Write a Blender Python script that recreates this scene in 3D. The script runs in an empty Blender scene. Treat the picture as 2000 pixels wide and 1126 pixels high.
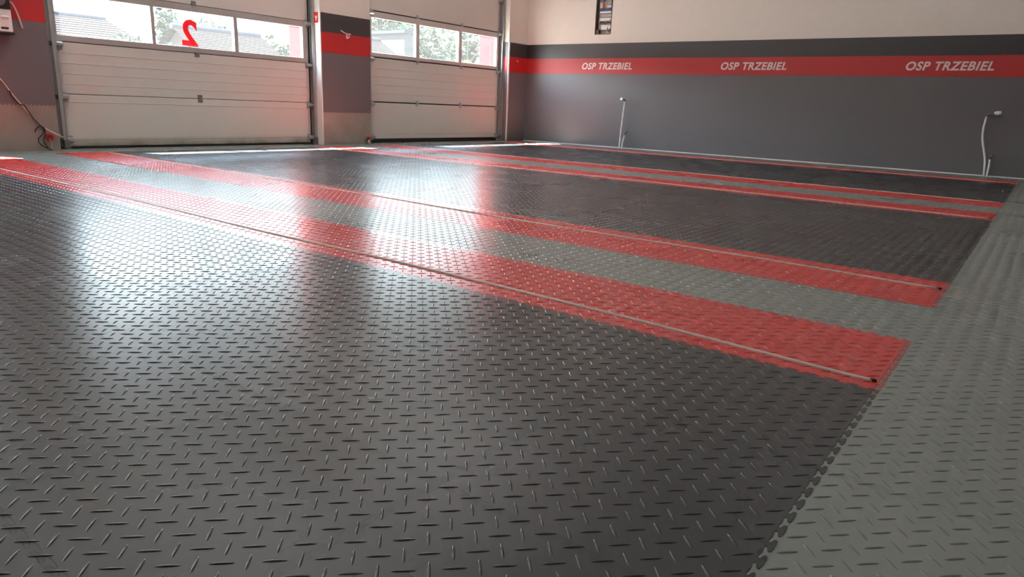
import bpy, bmesh, math, random
import numpy as np
from mathutils import Vector, Matrix

random.seed(7)
scene = bpy.context.scene
COL = scene.collection
PI = math.pi
U = 0.05            # floor tread pitch (m); one floor tile is 10 U

# ------------------------------------------------------------------ camera
YAW, PITCH, ROLL = 0.928160716, 0.257333141, 0.0421828187
cam_d = bpy.data.cameras.new('camera')
cam = bpy.data.objects.new('camera', cam_d)
COL.objects.link(cam)
fwd = Vector((math.sin(YAW) * math.cos(PITCH), math.cos(YAW) * math.cos(PITCH), -math.sin(PITCH)))
rgt = Vector((math.cos(YAW), -math.sin(YAW), 0))
up = rgt.cross(fwd)
r2 = rgt * math.cos(ROLL) + up * math.sin(ROLL)
u2 = -rgt * math.sin(ROLL) + up * math.cos(ROLL)
mw = Matrix((r2, u2, -fwd)).transposed().to_4x4()
CAM = Vector((-0.776362, -0.722939, 0.624897))
mw.translation = CAM
cam.matrix_world = mw
cam_d.sensor_width = 36.0
cam_d.lens = 1349.30 / 2000 * 36.0
cam_d.clip_start = 0.02
cam_d.clip_end = 500
scene.camera = cam
F = 1349.30

# ------------------------------------------------------------------ room numbers
XW = 10.131          # right wall
YD = 7.323           # inner face of the door wall
YP = 7.503           # inner face of the door panels
YO = 8.0             # outer face of the door wall
ZC = 4.4             # ceiling
XL, YB = -4.5, -4.5  # left and back walls
Z_BLACK, Z_RED, Z_GREY, Z_BARE = 1.736, 1.491, 1.229, 0.452
OPEN = [(-2.0, 1.28), (2.157, 5.447), (6.315, 9.575)]
Z_LINTEL = 2.95


# ------------------------------------------------------------------ materials
def mat(name, col, rough=0.5, metal=0.0, spec=0.5, noise=None, bump=None, coat=0.0):
    m = bpy.data.materials.new(name)
    m.use_nodes = True
    nt = m.node_tree
    b = nt.nodes['Principled BSDF']
    b.inputs['Base Color'].default_value = (*col, 1)
    b.inputs['Roughness'].default_value = rough
    b.inputs['Metallic'].default_value = metal
    b.inputs['Specular IOR Level'].default_value = spec
    b.inputs['Coat Weight'].default_value = coat
    tc = nt.nodes.new('ShaderNodeTexCoord')
    if noise:
        scale, amt = noise[:2]
        n = nt.nodes.new('ShaderNodeTexNoise')
        n.inputs['Scale'].default_value = scale
        n.inputs['Detail'].default_value = 6
        nt.links.new(tc.outputs['Object'], n.inputs['Vector'])
        mx = nt.nodes.new('ShaderNodeMix')
        mx.data_type = 'RGBA'
        mx.inputs['A'].default_value = (*[c * (1 - amt) for c in col], 1)
        mx.inputs['B'].default_value = (*[min(1, c * (1 + amt)) for c in col], 1)
        nt.links.new(n.outputs['Fac'], mx.inputs['Factor'])
        nt.links.new(mx.outputs['Result'], b.inputs['Base Color'])
    if bump:
        scale, st = bump
        n = nt.nodes.new('ShaderNodeTexNoise')
        n.inputs['Scale'].default_value = scale
        n.inputs['Detail'].default_value = 4
        nt.links.new(tc.outputs['Object'], n.inputs['Vector'])
        bp = nt.nodes.new('ShaderNodeBump')
        bp.inputs['Strength'].default_value = st
        bp.inputs['Distance'].default_value = 0.004
        nt.links.new(n.outputs['Fac'], bp.inputs['Height'])
        nt.links.new(bp.outputs['Normal'], b.inputs['Normal'])
    return m


def floor_mat(name, col, rough, spec=0.5):
    """PVC tile: faint scuffs, slightly uneven gloss"""
    m = mat(name, col, rough, spec=spec, noise=(3.0, 0.10))
    nt = m.node_tree
    b = nt.nodes['Principled BSDF']
    tc = nt.nodes.new('ShaderNodeTexCoord')
    n = nt.nodes.new('ShaderNodeTexNoise')
    n.inputs['Scale'].default_value = 1.7
    n.inputs['Detail'].default_value = 5
    nt.links.new(tc.outputs['Object'], n.inputs['Vector'])
    mr = nt.nodes.new('ShaderNodeMapRange')
    mr.inputs['From Min'].default_value = 0.3
    mr.inputs['From Max'].default_value = 0.7
    mr.inputs['To Min'].default_value = rough - 0.03
    mr.inputs['To Max'].default_value = rough + 0.03
    nt.links.new(n.outputs['Fac'], mr.inputs['Value'])
    nt.links.new(mr.outputs['Result'], b.inputs['Roughness'])
    return m


def tile_wall_mat(name, col, rough, phase, axis):
    """wall tiles 0.5 m with thin joints; axis = world axis running along the wall"""
    m = mat(name, col, rough, noise=(1.3, 0.10), spec=0.8)
    nt = m.node_tree
    b = nt.nodes['Principled BSDF']
    geo = nt.nodes.new('ShaderNodeNewGeometry')
    sep = nt.nodes.new('ShaderNodeSeparateXYZ')
    nt.links.new(geo.outputs['Position'], sep.inputs[0])
    hs = []
    for out, ph in ((axis, phase), ('Z', Z_GREY)):
        a = nt.nodes.new('ShaderNodeMath'); a.operation = 'SUBTRACT'; a.inputs[1].default_value = ph
        nt.links.new(sep.outputs[out], a.inputs[0])
        w = nt.nodes.new('ShaderNodeMath'); w.operation = 'PINGPONG'; w.inputs[1].default_value = 0.25
        nt.links.new(a.outputs[0], w.inputs[0])
        l = nt.nodes.new('ShaderNodeMath'); l.operation = 'LESS_THAN'; l.inputs[1].default_value = 0.0018
        nt.links.new(w.outputs[0], l.inputs[0])
        hs.append(l)
    mx = nt.nodes.new('ShaderNodeMath'); mx.operation = 'MAXIMUM'
    nt.links.new(hs[0].outputs[0], mx.inputs[0]); nt.links.new(hs[1].outputs[0], mx.inputs[1])
    src = b.inputs['Base Color'].links[0].from_socket
    cm = nt.nodes.new('ShaderNodeMix'); cm.data_type = 'RGBA'
    cm.inputs['B'].default_value = (*[c * 0.55 for c in col], 1)
    fm = nt.nodes.new('ShaderNodeMath'); fm.operation = 'MULTIPLY'; fm.inputs[1].default_value = 0.3
    nt.links.new(mx.outputs[0], fm.inputs[0])
    nt.links.new(fm.outputs[0], cm.inputs['Factor'])
    nt.links.new(src, cm.inputs['A'])
    nt.links.new(cm.outputs['Result'], b.inputs['Base Color'])
    # each tile lies a touch out of plane
    n = nt.nodes.new('ShaderNodeTexNoise'); n.inputs['Scale'].default_value = 2.2; n.inputs['Detail'].default_value = 1
    nt.links.new(geo.outputs['Position'], n.inputs['Vector'])
    bp = nt.nodes.new('ShaderNodeBump'); bp.inputs['Strength'].default_value = 0.25; bp.inputs['Distance'].default_value = 0.02
    nt.links.new(n.outputs['Fac'], bp.inputs['Height'])
    nt.links.new(bp.outputs['Normal'], b.inputs['Normal'])
    return m


M = {}
M['tile_light'] = floor_mat('light_grey_pvc_tile', (0.205, 0.232, 0.215), 0.29, 0.38)
M['tile_dark'] = floor_mat('dark_grey_pvc_tile', (0.034, 0.039, 0.041), 0.27, 0.33)
M['tile_red'] = floor_mat('red_pvc_tile', (0.56, 0.030, 0.028), 0.28, 0.38)
# treads share the tile plastic; their shading is put into a darker colour
M['tread_light'] = mat('light_grey_tread', (0.150, 0.170, 0.158), 0.17, spec=0.45)
M['tread_dark'] = mat('dark_grey_tread', (0.026, 0.029, 0.031), 0.17, spec=0.45)
M['tread_red'] = mat('red_tread', (0.40, 0.018, 0.016), 0.17, spec=0.45)
M['seam'] = mat('tile_seam', (0.018, 0.018, 0.018), 0.8, spec=0.1)
M['plaster'] = mat('rough_white_plaster', (0.74, 0.69, 0.63), 0.85, noise=(9, 0.04), bump=(55, 0.5), spec=0.2)
M['concrete'] = mat('bare_concrete', (0.30, 0.27, 0.24), 0.8, noise=(4.5, 0.25), bump=(30, 0.3), spec=0.25)
M['ceil'] = mat('white_ceiling_paint', (0.82, 0.82, 0.815), 0.9, noise=(2, 0.03), spec=0.1)
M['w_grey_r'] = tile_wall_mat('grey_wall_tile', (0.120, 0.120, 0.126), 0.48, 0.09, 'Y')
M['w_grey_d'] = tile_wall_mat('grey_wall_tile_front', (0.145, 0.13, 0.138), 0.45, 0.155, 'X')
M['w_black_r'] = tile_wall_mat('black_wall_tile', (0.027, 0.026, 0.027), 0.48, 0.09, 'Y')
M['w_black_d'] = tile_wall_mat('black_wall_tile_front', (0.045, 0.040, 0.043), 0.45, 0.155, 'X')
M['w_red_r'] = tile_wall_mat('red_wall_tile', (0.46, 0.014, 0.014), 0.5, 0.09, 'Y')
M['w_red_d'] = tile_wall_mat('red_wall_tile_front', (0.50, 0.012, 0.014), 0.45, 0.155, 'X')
M['letter'] = mat('white_vinyl_letter', (0.78, 0.66, 0.64), 0.5)
M['galv'] = mat('galvanised_steel', (0.42, 0.43, 0.42), 0.45, metal=0.6, noise=(20, 0.15))
M['galv_dark'] = mat('dull_grey_steel', (0.20, 0.195, 0.19), 0.5, metal=0.4, noise=(20, 0.2))
M['black_rubber'] = mat('black_rubber', (0.010, 0.010, 0.010), 0.6)
M['white_metal'] = mat('white_powder_coat', (0.72, 0.71, 0.68), 0.35)
M['alu'] = mat('grey_aluminium_frame', (0.40, 0.37, 0.35), 0.45, metal=0.1, noise=(6, 0.08))
M['alu_light'] = mat('pale_aluminium_frame', (0.56, 0.52, 0.48), 0.45, metal=0.1, noise=(6, 0.06))
M['white_pipe'] = mat('white_plastic_pipe', (0.80, 0.80, 0.80), 0.35)
M['brass'] = mat('tarnished_brass', (0.17, 0.145, 0.115), 0.4, metal=0.5)
M['beige_plastic'] = mat('beige_plastic', (0.52, 0.44, 0.38), 0.40)
M['white_plastic'] = mat('white_plastic', (0.78, 0.74, 0.71), 0.4)
M['black_plastic'] = mat('black_plastic', (0.018, 0.017, 0.020), 0.35)
M['red_plastic'] = mat('red_plastic', (0.55, 0.02, 0.015), 0.4)
M['dark_red'] = mat('dark_red_plastic', (0.20, 0.01, 0.01), 0.5)
M['pink_cable'] = mat('pale_pink_cable', (0.72, 0.55, 0.50), 0.5)
M['black_cable'] = mat('dark_cable', (0.03, 0.02, 0.022), 0.5)
M['blue_plastic'] = mat('blue_plastic', (0.06, 0.11, 0.30), 0.5)
M['orange_plastic'] = mat('orange_plastic', (0.65, 0.13, 0.03), 0.5)
M['yellow_paper'] = mat('yellow_label', (0.72, 0.62, 0.12), 0.6)
M['brown_wood'] = mat('brown_edge', (0.13, 0.085, 0.06), 0.6)
M['grey_plastic'] = mat('grey_plastic', (0.45, 0.44, 0.43), 0.5)
M['facade_red'] = mat('red_facade_paint', (0.50, 0.008, 0.011), 0.7, noise=(6, 0.06), spec=0.03)
M['facade_white'] = mat('pale_facade_render', (0.70, 0.68, 0.64), 0.85, spec=0.03)
M['paving'] = mat('pale_concrete_paving', (0.20, 0.195, 0.185), 0.85, noise=(1.5, 0.15), spec=0.03)
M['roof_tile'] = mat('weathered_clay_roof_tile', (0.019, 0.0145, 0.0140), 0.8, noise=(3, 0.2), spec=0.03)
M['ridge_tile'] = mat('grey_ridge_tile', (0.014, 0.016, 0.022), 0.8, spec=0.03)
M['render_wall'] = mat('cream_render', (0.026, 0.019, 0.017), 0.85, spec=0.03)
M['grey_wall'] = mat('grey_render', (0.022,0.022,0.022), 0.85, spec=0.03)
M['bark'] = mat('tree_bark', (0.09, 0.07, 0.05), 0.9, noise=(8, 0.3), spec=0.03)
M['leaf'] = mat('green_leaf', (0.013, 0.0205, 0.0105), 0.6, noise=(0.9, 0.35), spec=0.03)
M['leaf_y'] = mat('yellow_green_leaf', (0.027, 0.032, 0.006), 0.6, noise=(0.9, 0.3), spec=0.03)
M['win_dark'] = mat('dark_window_glass', (0.03, 0.035, 0.04), 0.15)


def door_panel_mat(name, z_dirt, amount):
    """white-grey coated steel; brown-green splash dirt along the bottom edge"""
    col = (0.62, 0.585, 0.54)
    m = mat(name, col, 0.5, noise=(2.2, 0.04), bump=(240, 0.10))
    nt = m.node_tree
    b = nt.nodes['Principled BSDF']
    geo = nt.nodes.new('ShaderNodeNewGeometry')
    sep = nt.nodes.new('ShaderNodeSeparateXYZ')
    nt.links.new(geo.outputs['Position'], sep.inputs[0])
    n = nt.nodes.new('ShaderNodeTexNoise'); n.inputs['Scale'].default_value = 5; n.inputs['Detail'].default_value = 8
    nt.links.new(geo.outputs['Position'], n.inputs['Vector'])
    mr = nt.nodes.new('ShaderNodeMapRange')
    mr.inputs['From Min'].default_value = 0.03; mr.inputs['From Max'].default_value = z_dirt
    mr.inputs['To Min'].default_value = amount; mr.inputs['To Max'].default_value = 0
    nt.links.new(sep.outputs['Z'], mr.inputs['Value'])
    mu = nt.nodes.new('ShaderNodeMath'); mu.operation = 'MULTIPLY'
    nt.links.new(mr.outputs['Result'], mu.inputs[0]); nt.links.new(n.outputs['Fac'], mu.inputs[1])
    src = b.inputs['Base Color'].links[0].from_socket
    cm = nt.nodes.new('ShaderNodeMix'); cm.data_type = 'RGBA'
    cm.inputs['B'].default_value = (0.17, 0.15, 0.10, 1)
    nt.links.new(mu.outputs[0], cm.inputs['Factor']); nt.links.new(src, cm.inputs['A'])
    nt.links.new(cm.outputs['Result'], b.inputs['Base Color'])
    return m


M['panel_dirty'] = door_panel_mat('white_door_panel_dirty', 0.13, 1.5)
M['panel'] = door_panel_mat('white_door_panel', 0.06, 0.0)


def glass_mat():
    """hazy double-wall acrylic: mostly clear, a little milky scatter, some surface gloss"""
    m = bpy.data.materials.new('hazy_acrylic_pane')
    m.use_nodes = True
    nt = m.node_tree
    nt.nodes.clear()
    out = nt.nodes.new('ShaderNodeOutputMaterial')
    tr = nt.nodes.new('ShaderNodeBsdfTransparent'); tr.inputs['Color'].default_value = (0.93, 0.95, 0.94, 1)
    tl = nt.nodes.new('ShaderNodeBsdfTranslucent'); tl.inputs['Color'].default_value = (0.95, 0.97, 0.96, 1)
    gl = nt.nodes.new('ShaderNodeBsdfGlossy'); gl.inputs['Roughness'].default_value = 0.03
    mx = nt.nodes.new('ShaderNodeMixShader'); mx.inputs[0].default_value = HAZE
    nt.links.new(tr.outputs[0], mx.inputs[1]); nt.links.new(tl.outputs[0], mx.inputs[2])
    mx2 = nt.nodes.new('ShaderNodeMixShader'); mx2.inputs[0].default_value = 0.04
    nt.links.new(mx.outputs[0], mx2.inputs[1]); nt.links.new(gl.outputs[0], mx2.inputs[2])
    nt.links.new(mx2.outputs[0], out.inputs['Surface'])
    return m


HAZE = 0.0055
M['glass'] = glass_mat()


def film_mat(name, col, t):
    """coloured vinyl film on glass: lets some daylight glow through"""
    m = bpy.data.materials.new(name)
    m.use_nodes = True
    nt = m.node_tree; nt.nodes.clear()
    out = nt.nodes.new('ShaderNodeOutputMaterial')
    df = nt.nodes.new('ShaderNodeBsdfDiffuse'); df.inputs['Color'].default_value = (*col, 1)
    tl = nt.nodes.new('ShaderNodeBsdfTranslucent'); tl.inputs['Color'].default_value = (*[c * t for c in col], 1)
    ad = nt.nodes.new('ShaderNodeAddShader')
    nt.links.new(df.outputs[0], ad.inputs[0]); nt.links.new(tl.outputs[0], ad.inputs[1]); nt.links.new(ad.outputs[0], out.inputs['Surface'])
    return m


M['red_vinyl'] = film_mat('red_vinyl_film', (0.80, 0.030, 0.045), 0.08)


def emit_mat(name, col, s):
    m = bpy.data.materials.new(name)
    m.use_nodes = True
    b = m.node_tree.nodes['Principled BSDF']
    b.inputs['Base Color'].default_value = (0.9, 0.9, 0.9, 1)
    b.inputs['Emission Color'].default_value = (*col, 1)
    b.inputs['Emission Strength'].default_value = s
    return m


# ------------------------------------------------------------------ mesh helpers
def put(o, label=None, cat=None, group=None, kind=None, parent=None):
    if o.name not in COL.objects:
        COL.objects.link(o)
    if label: o['label'] = label
    if cat: o['category'] = cat
    if group: o['group'] = group
    if kind: o['kind'] = kind
    if parent is not None:
        o.parent = parent
        o.matrix_parent_inverse = parent_inv(parent)
    return o


def parent_inv(p):
    m = Matrix.Identity(4)
    q = p
    while q is not None:
        m = q.matrix_basis.copy() @ m if q.parent is None else q.matrix_parent_inverse @ q.matrix_basis @ m
        q = q.parent
    return m.inverted()


def empty(name, loc, label, cat, group=None, kind=None):
    o = bpy.data.objects.new(name, None)
    o.empty_display_size = 0.1
    o.location = loc
    return put(o, label, cat, group, kind)


def obj(name, bm, m, parent=None, smooth=False, **kw):
    me = bpy.data.meshes.new(name)
    bmesh.ops.recalc_face_normals(bm, faces=bm.faces)
    bm.to_mesh(me)
    bm.free()
    for x in (m if isinstance(m, (list, tuple)) else [m]):
        me.materials.append(x)
    if smooth:
        for p in me.polygons: p.use_smooth = True
    return put(bpy.data.objects.new(name, me), parent=parent, **kw)


def box(bm, x0, x1, y0, y1, z0, z1, bev=0.0, mi=0):
    vs = [bm.verts.new((x, y, z)) for x in (x0, x1) for y in (y0, y1) for z in (z0, z1)]
    fs = []
    for idx in ((0, 1, 3, 2), (4, 6, 7, 5), (0, 4, 5, 1), (2, 3, 7, 6), (0, 2, 6, 4), (1, 5, 7, 3)):
        f = bm.faces.new([vs[i] for i in idx]); f.material_index = mi; fs.append(f)
    if bev:
        es = list({e for f in fs for e in f.edges})
        bmesh.ops.bevel(bm, geom=es, offset=bev, segments=2, affect='EDGES', profile=0.5)
    return fs


def nb(): return bmesh.new()


def bx(name, x0, x1, y0, y1, z0, z1, m, parent=None, bev=0.0, **kw):
    bm = nb(); box(bm, x0, x1, y0, y1, z0, z1, bev)
    return obj(name, bm, m, parent, **kw)


def cyl(bm, p0, p1, r0, r1=None, n=16, cap=True, mi=0):
    p0, p1 = Vector(p0), Vector(p1)
    r1 = r0 if r1 is None else r1
    d = (p1 - p0).normalized()
    a = d.orthogonal().normalized(); b = d.cross(a)
    A = [bm.verts.new(p0 + (a * math.cos(2 * PI * k / n) + b * math.sin(2 * PI * k / n)) * r0) for k in range(n)]
    B = [bm.verts.new(p1 + (a * math.cos(2 * PI * k / n) + b * math.sin(2 * PI * k / n)) * r1) for k in range(n)]
    for k in range(n):
        f = bm.faces.new((A[k], A[(k + 1) % n], B[(k + 1) % n], B[k])); f.smooth = True; f.material_index = mi
    if cap:
        f = bm.faces.new(A[::-1]); f.material_index = mi
        f = bm.faces.new(B); f.material_index = mi


def spline(pts, n=8):
    pts = [Vector(p) for p in pts]
    P = [pts[0] * 2 - pts[1]] + pts + [pts[-1] * 2 - pts[-2]]
    out = []
    for i in range(1, len(P) - 2):
        for k in range(n):
            t = k / n
            a, b, c, d = P[i - 1:i + 3]
            out.append(0.5 * ((2 * b) + (c - a) * t + (2 * a - 5 * b + 4 * c - d) * t * t + (3 * b - a - 3 * c + d) * t ** 3))
    out.append(pts[-1])
    return out


def tube(bm, pts, r, n=10):
    ring0 = None
    nrm = None
    L = len(pts)
    for i, p in enumerate(pts):
        t = (pts[min(i + 1, L - 1)] - pts[max(i - 1, 0)]).normalized()
        nrm = (nrm - t * nrm.dot(t)).normalized() if nrm is not None else t.orthogonal().normalized()
        b = t.cross(nrm)
        ring = [bm.verts.new(p + (nrm * math.cos(2 * PI * k / n) + b * math.sin(2 * PI * k / n)) * r) for k in range(n)]
        if ring0:
            for k in range(n):
                f = bm.faces.new((ring0[k], ring0[(k + 1) % n], ring[(k + 1) % n], ring[k])); f.smooth = True
        else:
            bm.faces.new(ring[::-1])
        ring0 = ring
    bm.faces.new(ring0)


def prism(bm, prof, axis, a0, a1):
    """extrude a closed 2-D profile along x ('x': profile in y,z) or z ('z': profile in x,y) or y ('y': profile in x,z)"""
    def v(p, a):
        return {'x': (a, p[0], p[1]), 'y': (p[0], a, p[1]), 'z': (p[0], p[1], a)}[axis]
    A = [bm.verts.new(v(p, a0)) for p in prof]
    B = [bm.verts.new(v(p, a1)) for p in prof]
    n = len(prof)
    for k in range(n):
        bm.faces.new((A[k], A[(k + 1) % n], B[(k + 1) % n], B[k]))
    bm.faces.new(A[::-1]); bm.faces.new(B)


# ------------------------------------------------------------------ floor: treads and jigsaw tiles
def P3(a, b, z=0.0):
    return (a * U, -b * U, z)


B_END = -140.0       # tile rows stop here, then the grey cut row by the doors
REDS = [(20, 30), (40, 50), (100, 110), (120, 130), (180, 190)]
DARKS = [(-70, 20), (50, 100), (130, 180)]
B_NEAR = 10.0


def tread_template(hi):
    hl, hw, hh = 0.0184, 0.0020, 0.0017
    if hi:
        ts = [-0.8, -0.35, 0.35, 0.8]; cs = [(-1, 0), (-0.70, 0.72), (0, 1), (0.70, 0.72), (1, 0)]
    else:
        ts = [-0.55, 0.55]; cs = [(-1, 0), (0, 1), (1, 0)]
    V = [(-hl, 0, 0)]
    for t in ts:
        w = hw * (1 - t * t) ** 0.55 + 0.0004; h = hh * (1 - abs(t) ** 3)
        for c, z in cs: V.append((t * hl, c * w, z * h))
    V.append((hl, 0, 0))
    m = len(cs); Fq = []
    for c in range(m - 1):
        Fq.append((0, 1 + c + 1, 1 + c))
    for s in range(len(ts) - 1):
        for c in range(m - 1):
            i = 1 + s * m + c
            Fq.append((i, i + 1, i + m + 1, i + m))
    last = len(V) - 1
    base = 1 + (len(ts) - 1) * m
    for c in range(m - 1):
        Fq.append((last, base + c, base + c + 1))
    return np.array(V, float), Fq


def proj(x, y):
    d = np.stack([x - CAM.x, y - CAM.y, np.full_like(x, -CAM.z)], -1)
    z = d @ np.array(fwd)
    return 1000 + F * (d @ np.array(r2)) / z, 563 - F * (d @ np.array(u2)) / z, z


# all tread centres, in U
ii, jj = np.meshgrid(np.arange(-80, 203), np.arange(-146, 52))
Va = np.stack([ii.ravel() + 0.5, jj.ravel()], 1).astype(float)     # upright in view
Ha = np.stack([ii.ravel(), jj.ravel() + 0.5], 1).astype(float)     # lying in view
TR = np.concatenate([Va, Ha]); ORI = np.concatenate([np.ones(len(Va)), np.zeros(len(Ha))])
px, py, pz = proj(TR[:, 0] * U, -TR[:, 1] * U)
near_cam = np.hypot(TR[:, 0] * U - CAM.x, -TR[:, 1] * U - CAM.y) < 2.2
keep = (((pz > 0.3) & (px > -900) & (px < 2900) & (py < 2200)) | near_cam) & (TR[:, 0] < 201.8) & (TR[:, 1] > -145.8)
TR, ORI, pz = TR[keep], ORI[keep], pz[keep]


def region(a, b):
    r = np.full(len(a), -1)
    inside = (b < B_NEAR) & (b > B_END)
    for k, (a0, a1) in enumerate(DARKS):
        r[inside & (a > a0) & (a < a1)] = 10 + k
    for k, (a0, a1) in enumerate(REDS):
        r[inside & (a > a0) & (a < a1)] = 20 + k
    edge = np.zeros(len(a), bool)
    for a0, a1 in REDS + DARKS:
        edge |= ((b == B_NEAR) | (b == B_END)) & (a >= a0) & (a <= a1)
        edge |= ((a == a0) | (a == a1)) & (b <= B_NEAR) & (b >= B_END)
    r[edge] = -9
    return r


REG = region(TR[:, 0], TR[:, 1])


def treads(code, z):
    """vertex / polygon arrays of every tread of one tile field"""
    VV, LOOPS, STARTS, TOT = [], [], [], []
    off = 0; lo = 0
    for hi in (True, False):
        V, Fc = tread_template(hi)
        s = (REG == code) & ((pz < 4.2) == hi)
        c = TR[s]
        if not len(c): continue
        rng = np.random.default_rng(5)
        ang = np.where(ORI[s] > 0.5, PI / 4, -PI / 4) + rng.normal(0, 0.012, len(c))
        ca, sa = np.cos(ang)[:, None], np.sin(ang)[:, None]
        X = c[:, 0:1] * U + V[None, :, 0] * ca - V[None, :, 1] * sa
        Y = -c[:, 1:2] * U + V[None, :, 0] * sa + V[None, :, 1] * ca
        Z = np.broadcast_to(V[None, :, 2] + z, X.shape)
        VV.append(np.stack([X, Y, Z], -1).reshape(-1, 3))
        n = len(c); nv = len(V)
        flat = np.array([i for f in Fc for i in f]); sizes = np.array([len(f) for f in Fc])
        LOOPS.append((flat[None, :] + (np.arange(n) * nv)[:, None] + off).ravel())
        st = np.concatenate([[0], np.cumsum(sizes)[:-1]])
        STARTS.append((st[None, :] + (np.arange(n) * len(flat))[:, None] + lo).ravel())
        TOT.append(np.tile(sizes, n))
        off += n * nv; lo += n * len(flat)
    return VV, LOOPS, STARTS, TOT


def add_arrays(me, code, z):
    """append the treads to an existing mesh (plain polygons first)"""
    VV, LOOPS, STARTS, TOT = treads(code, z)
    if not VV: return
    v0, l0, p0 = len(me.vertices), len(me.loops), len(me.polygons)
    VV = np.concatenate(VV); LOOPS = np.concatenate(LOOPS); STARTS = np.concatenate(STARTS)
    me.vertices.add(len(VV)); me.loops.add(len(LOOPS)); me.polygons.add(len(STARTS))
    co = np.empty((v0 + len(VV)) * 3); me.vertices.foreach_get('co', co); co[v0 * 3:] = VV.ravel(); me.vertices.foreach_set('co', co)
    li = np.empty(l0 + len(LOOPS), np.int32); me.loops.foreach_get('vertex_index', li); li[l0:] = LOOPS + v0; me.loops.foreach_set('vertex_index', li)
    ls = np.empty(p0 + len(STARTS), np.int32); me.polygons.foreach_get('loop_start', ls); ls[p0:] = STARTS + l0; me.polygons.foreach_set('loop_start', ls)
    sm = np.zeros(p0 + len(STARTS), bool); sm[p0:] = True
    me.polygons.foreach_set('use_smooth', sm)
    mi = np.zeros(p0 + len(STARTS), np.int32); me.polygons.foreach_get('material_index', mi); mi[p0:] = 2
    me.polygons.foreach_set('material_index', mi)
    me.update(calc_edges=True); me.validate()


# one jigsaw period: T-shaped tongue (s along the edge 0..1, n across)
TOOTH = [(0.0, -0.13), (0.10, -0.135), (0.22, -0.125), (0.33, -0.11), (0.375, -0.08), (0.36, -0.03), (0.30, 0.0), (0.20, 0.015),
         (0.135, 0.055), (0.14, 0.11), (0.21, 0.135), (0.34, 0.115), (0.50, 0.095), (0.66, 0.115), (0.79, 0.135), (0.86, 0.11), (0.865, 0.055),
         (0.80, 0.015), (0.70, 0.0), (0.64, -0.03), (0.625, -0.08), (0.67, -0.11), (0.78, -0.125), (0.90, -0.135)]
TOOTH_LO = [(0.0, -0.12), (0.36, -0.10), (0.22, 0.06), (0.22, 0.12), (0.78, 0.12), (0.78, 0.06), (0.64, -0.10)]


def edge_path(p0, p1, near, sg=1):
    """jigsaw line from p0 to p1 (a,b in U); the tongues point to the left of travel"""
    p0 = np.array(p0, float); p1 = np.array(p1, float)
    L = np.linalg.norm(p1 - p0); d = (p1 - p0) / L; n = np.array([-d[1], d[0]])
    k = int(round(L)); out = []
    for i in range(k):
        c = p0 + d * (i + 0.5)
        hi = math.hypot(c[0] * U - CAM.x, -c[1] * U - CAM.y) < near
        for s, w in (TOOTH if hi else TOOTH_LO):
            if i == 0 and s < 0.1: w = 0.0
            out.append(p0 + d * (i + s) + n * (w * sg))
    return out


def ribbon(bm, pts, w, z, mi=1):
    """thin dark joint line along pts (a,b)"""
    pr = None
    for i, p in enumerate(pts):
        t = pts[min(i + 1, len(pts) - 1)] - pts[max(i - 1, 0)]
        t = t / (np.linalg.norm(t) + 1e-9); n = np.array([-t[1], t[0]]) * w / U / 2
        cur = (bm.verts.new(P3(*(p + n), z)), bm.verts.new(P3(*(p - n), z)))
        if pr:
            f = bm.faces.new((pr[0], pr[1], cur[1], cur[0])); f.material_index = mi
        pr = cur


TOPZ = 0.0008


def joint_lines(bm, a0, a1, b0, b1, z, near):
    """the jigsaw joints between same-coloured tiles, where the camera is close enough to see them"""
    for a in range(int(math.ceil(a0 / 10)) * 10, int(a1) + 1, 10):
        if a in (a0, a1): continue
        for b in range(int(math.floor(b0 / 10)) * 10, int(b1), 10):
            if b < b0 or b + 10 > b1: continue
            if math.hypot(a * U - CAM.x, -(b + 5) * U - CAM.y) < near:
                ribbon(bm, edge_path((a, b), (a, b + 10), near), 0.0004, z)
    for b in range(int(math.ceil(b0 / 10)) * 10, int(b1) + 1, 10):
        if b in (b0, b1): continue
        for a in range(int(math.floor(a0 / 10)) * 10, int(a1), 10):
            if a < a0 or a + 10 > a1: continue
            if math.hypot((a + 5) * U - CAM.x, -b * U - CAM.y) < near:
                ribbon(bm, edge_path((a, b), (a + 10, b), near), 0.0004, z)


def tile_field(name, a0, a1, code, m, tread, label, cat, group, z=TOPZ, parent=None):
    b0, b1 = B_END, B_NEAR
    near = 5.5
    # outline, counter-clockwise in (a, b); tongues of the field point outwards / inwards as they interlock
    e1 = edge_path((a0, b0), (a1, b0), near)
    e2 = edge_path((a1, b0), (a1, b1), near)
    e3 = edge_path((a0, b1), (a1, b1), near, -1)[::-1]
    e4 = edge_path((a0, b0), (a0, b1), near)[::-1]
    out = e1 + e2 + e3 + e4
    bm = nb()
    top = [bm.verts.new(P3(p[0], p[1], z)) for p in out]
    bot = [bm.verts.new(P3(p[0], p[1], 0.0)) for p in out]
    bm.faces.new(top)
    n = len(top)
    for k in range(n):
        f = bm.faces.new((top[k], bot[k], bot[(k + 1) % n], top[(k + 1) % n]))
    bmesh.ops.recalc_face_normals(bm, faces=bm.faces)
    for e in (e1, e2, e3, e4):
        ribbon(bm, [p for p in e], 0.0005, z + 0.0002)
    joint_lines(bm, a0, a1, b0, b1, z + 0.0003, 4.6)
    me = bpy.data.meshes.new(name)
    for f in bm.faces:
        if f.normal.z < -0.5: f.normal_flip()
    bm.to_mesh(me); bm.free()
    me.materials.append(m); me.materials.append(M['seam']); me.materials.append(M[tread])
    add_arrays(me, code, z)
    o = bpy.data.objects.new(name, me)
    return put(o, label, cat, group)


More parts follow.
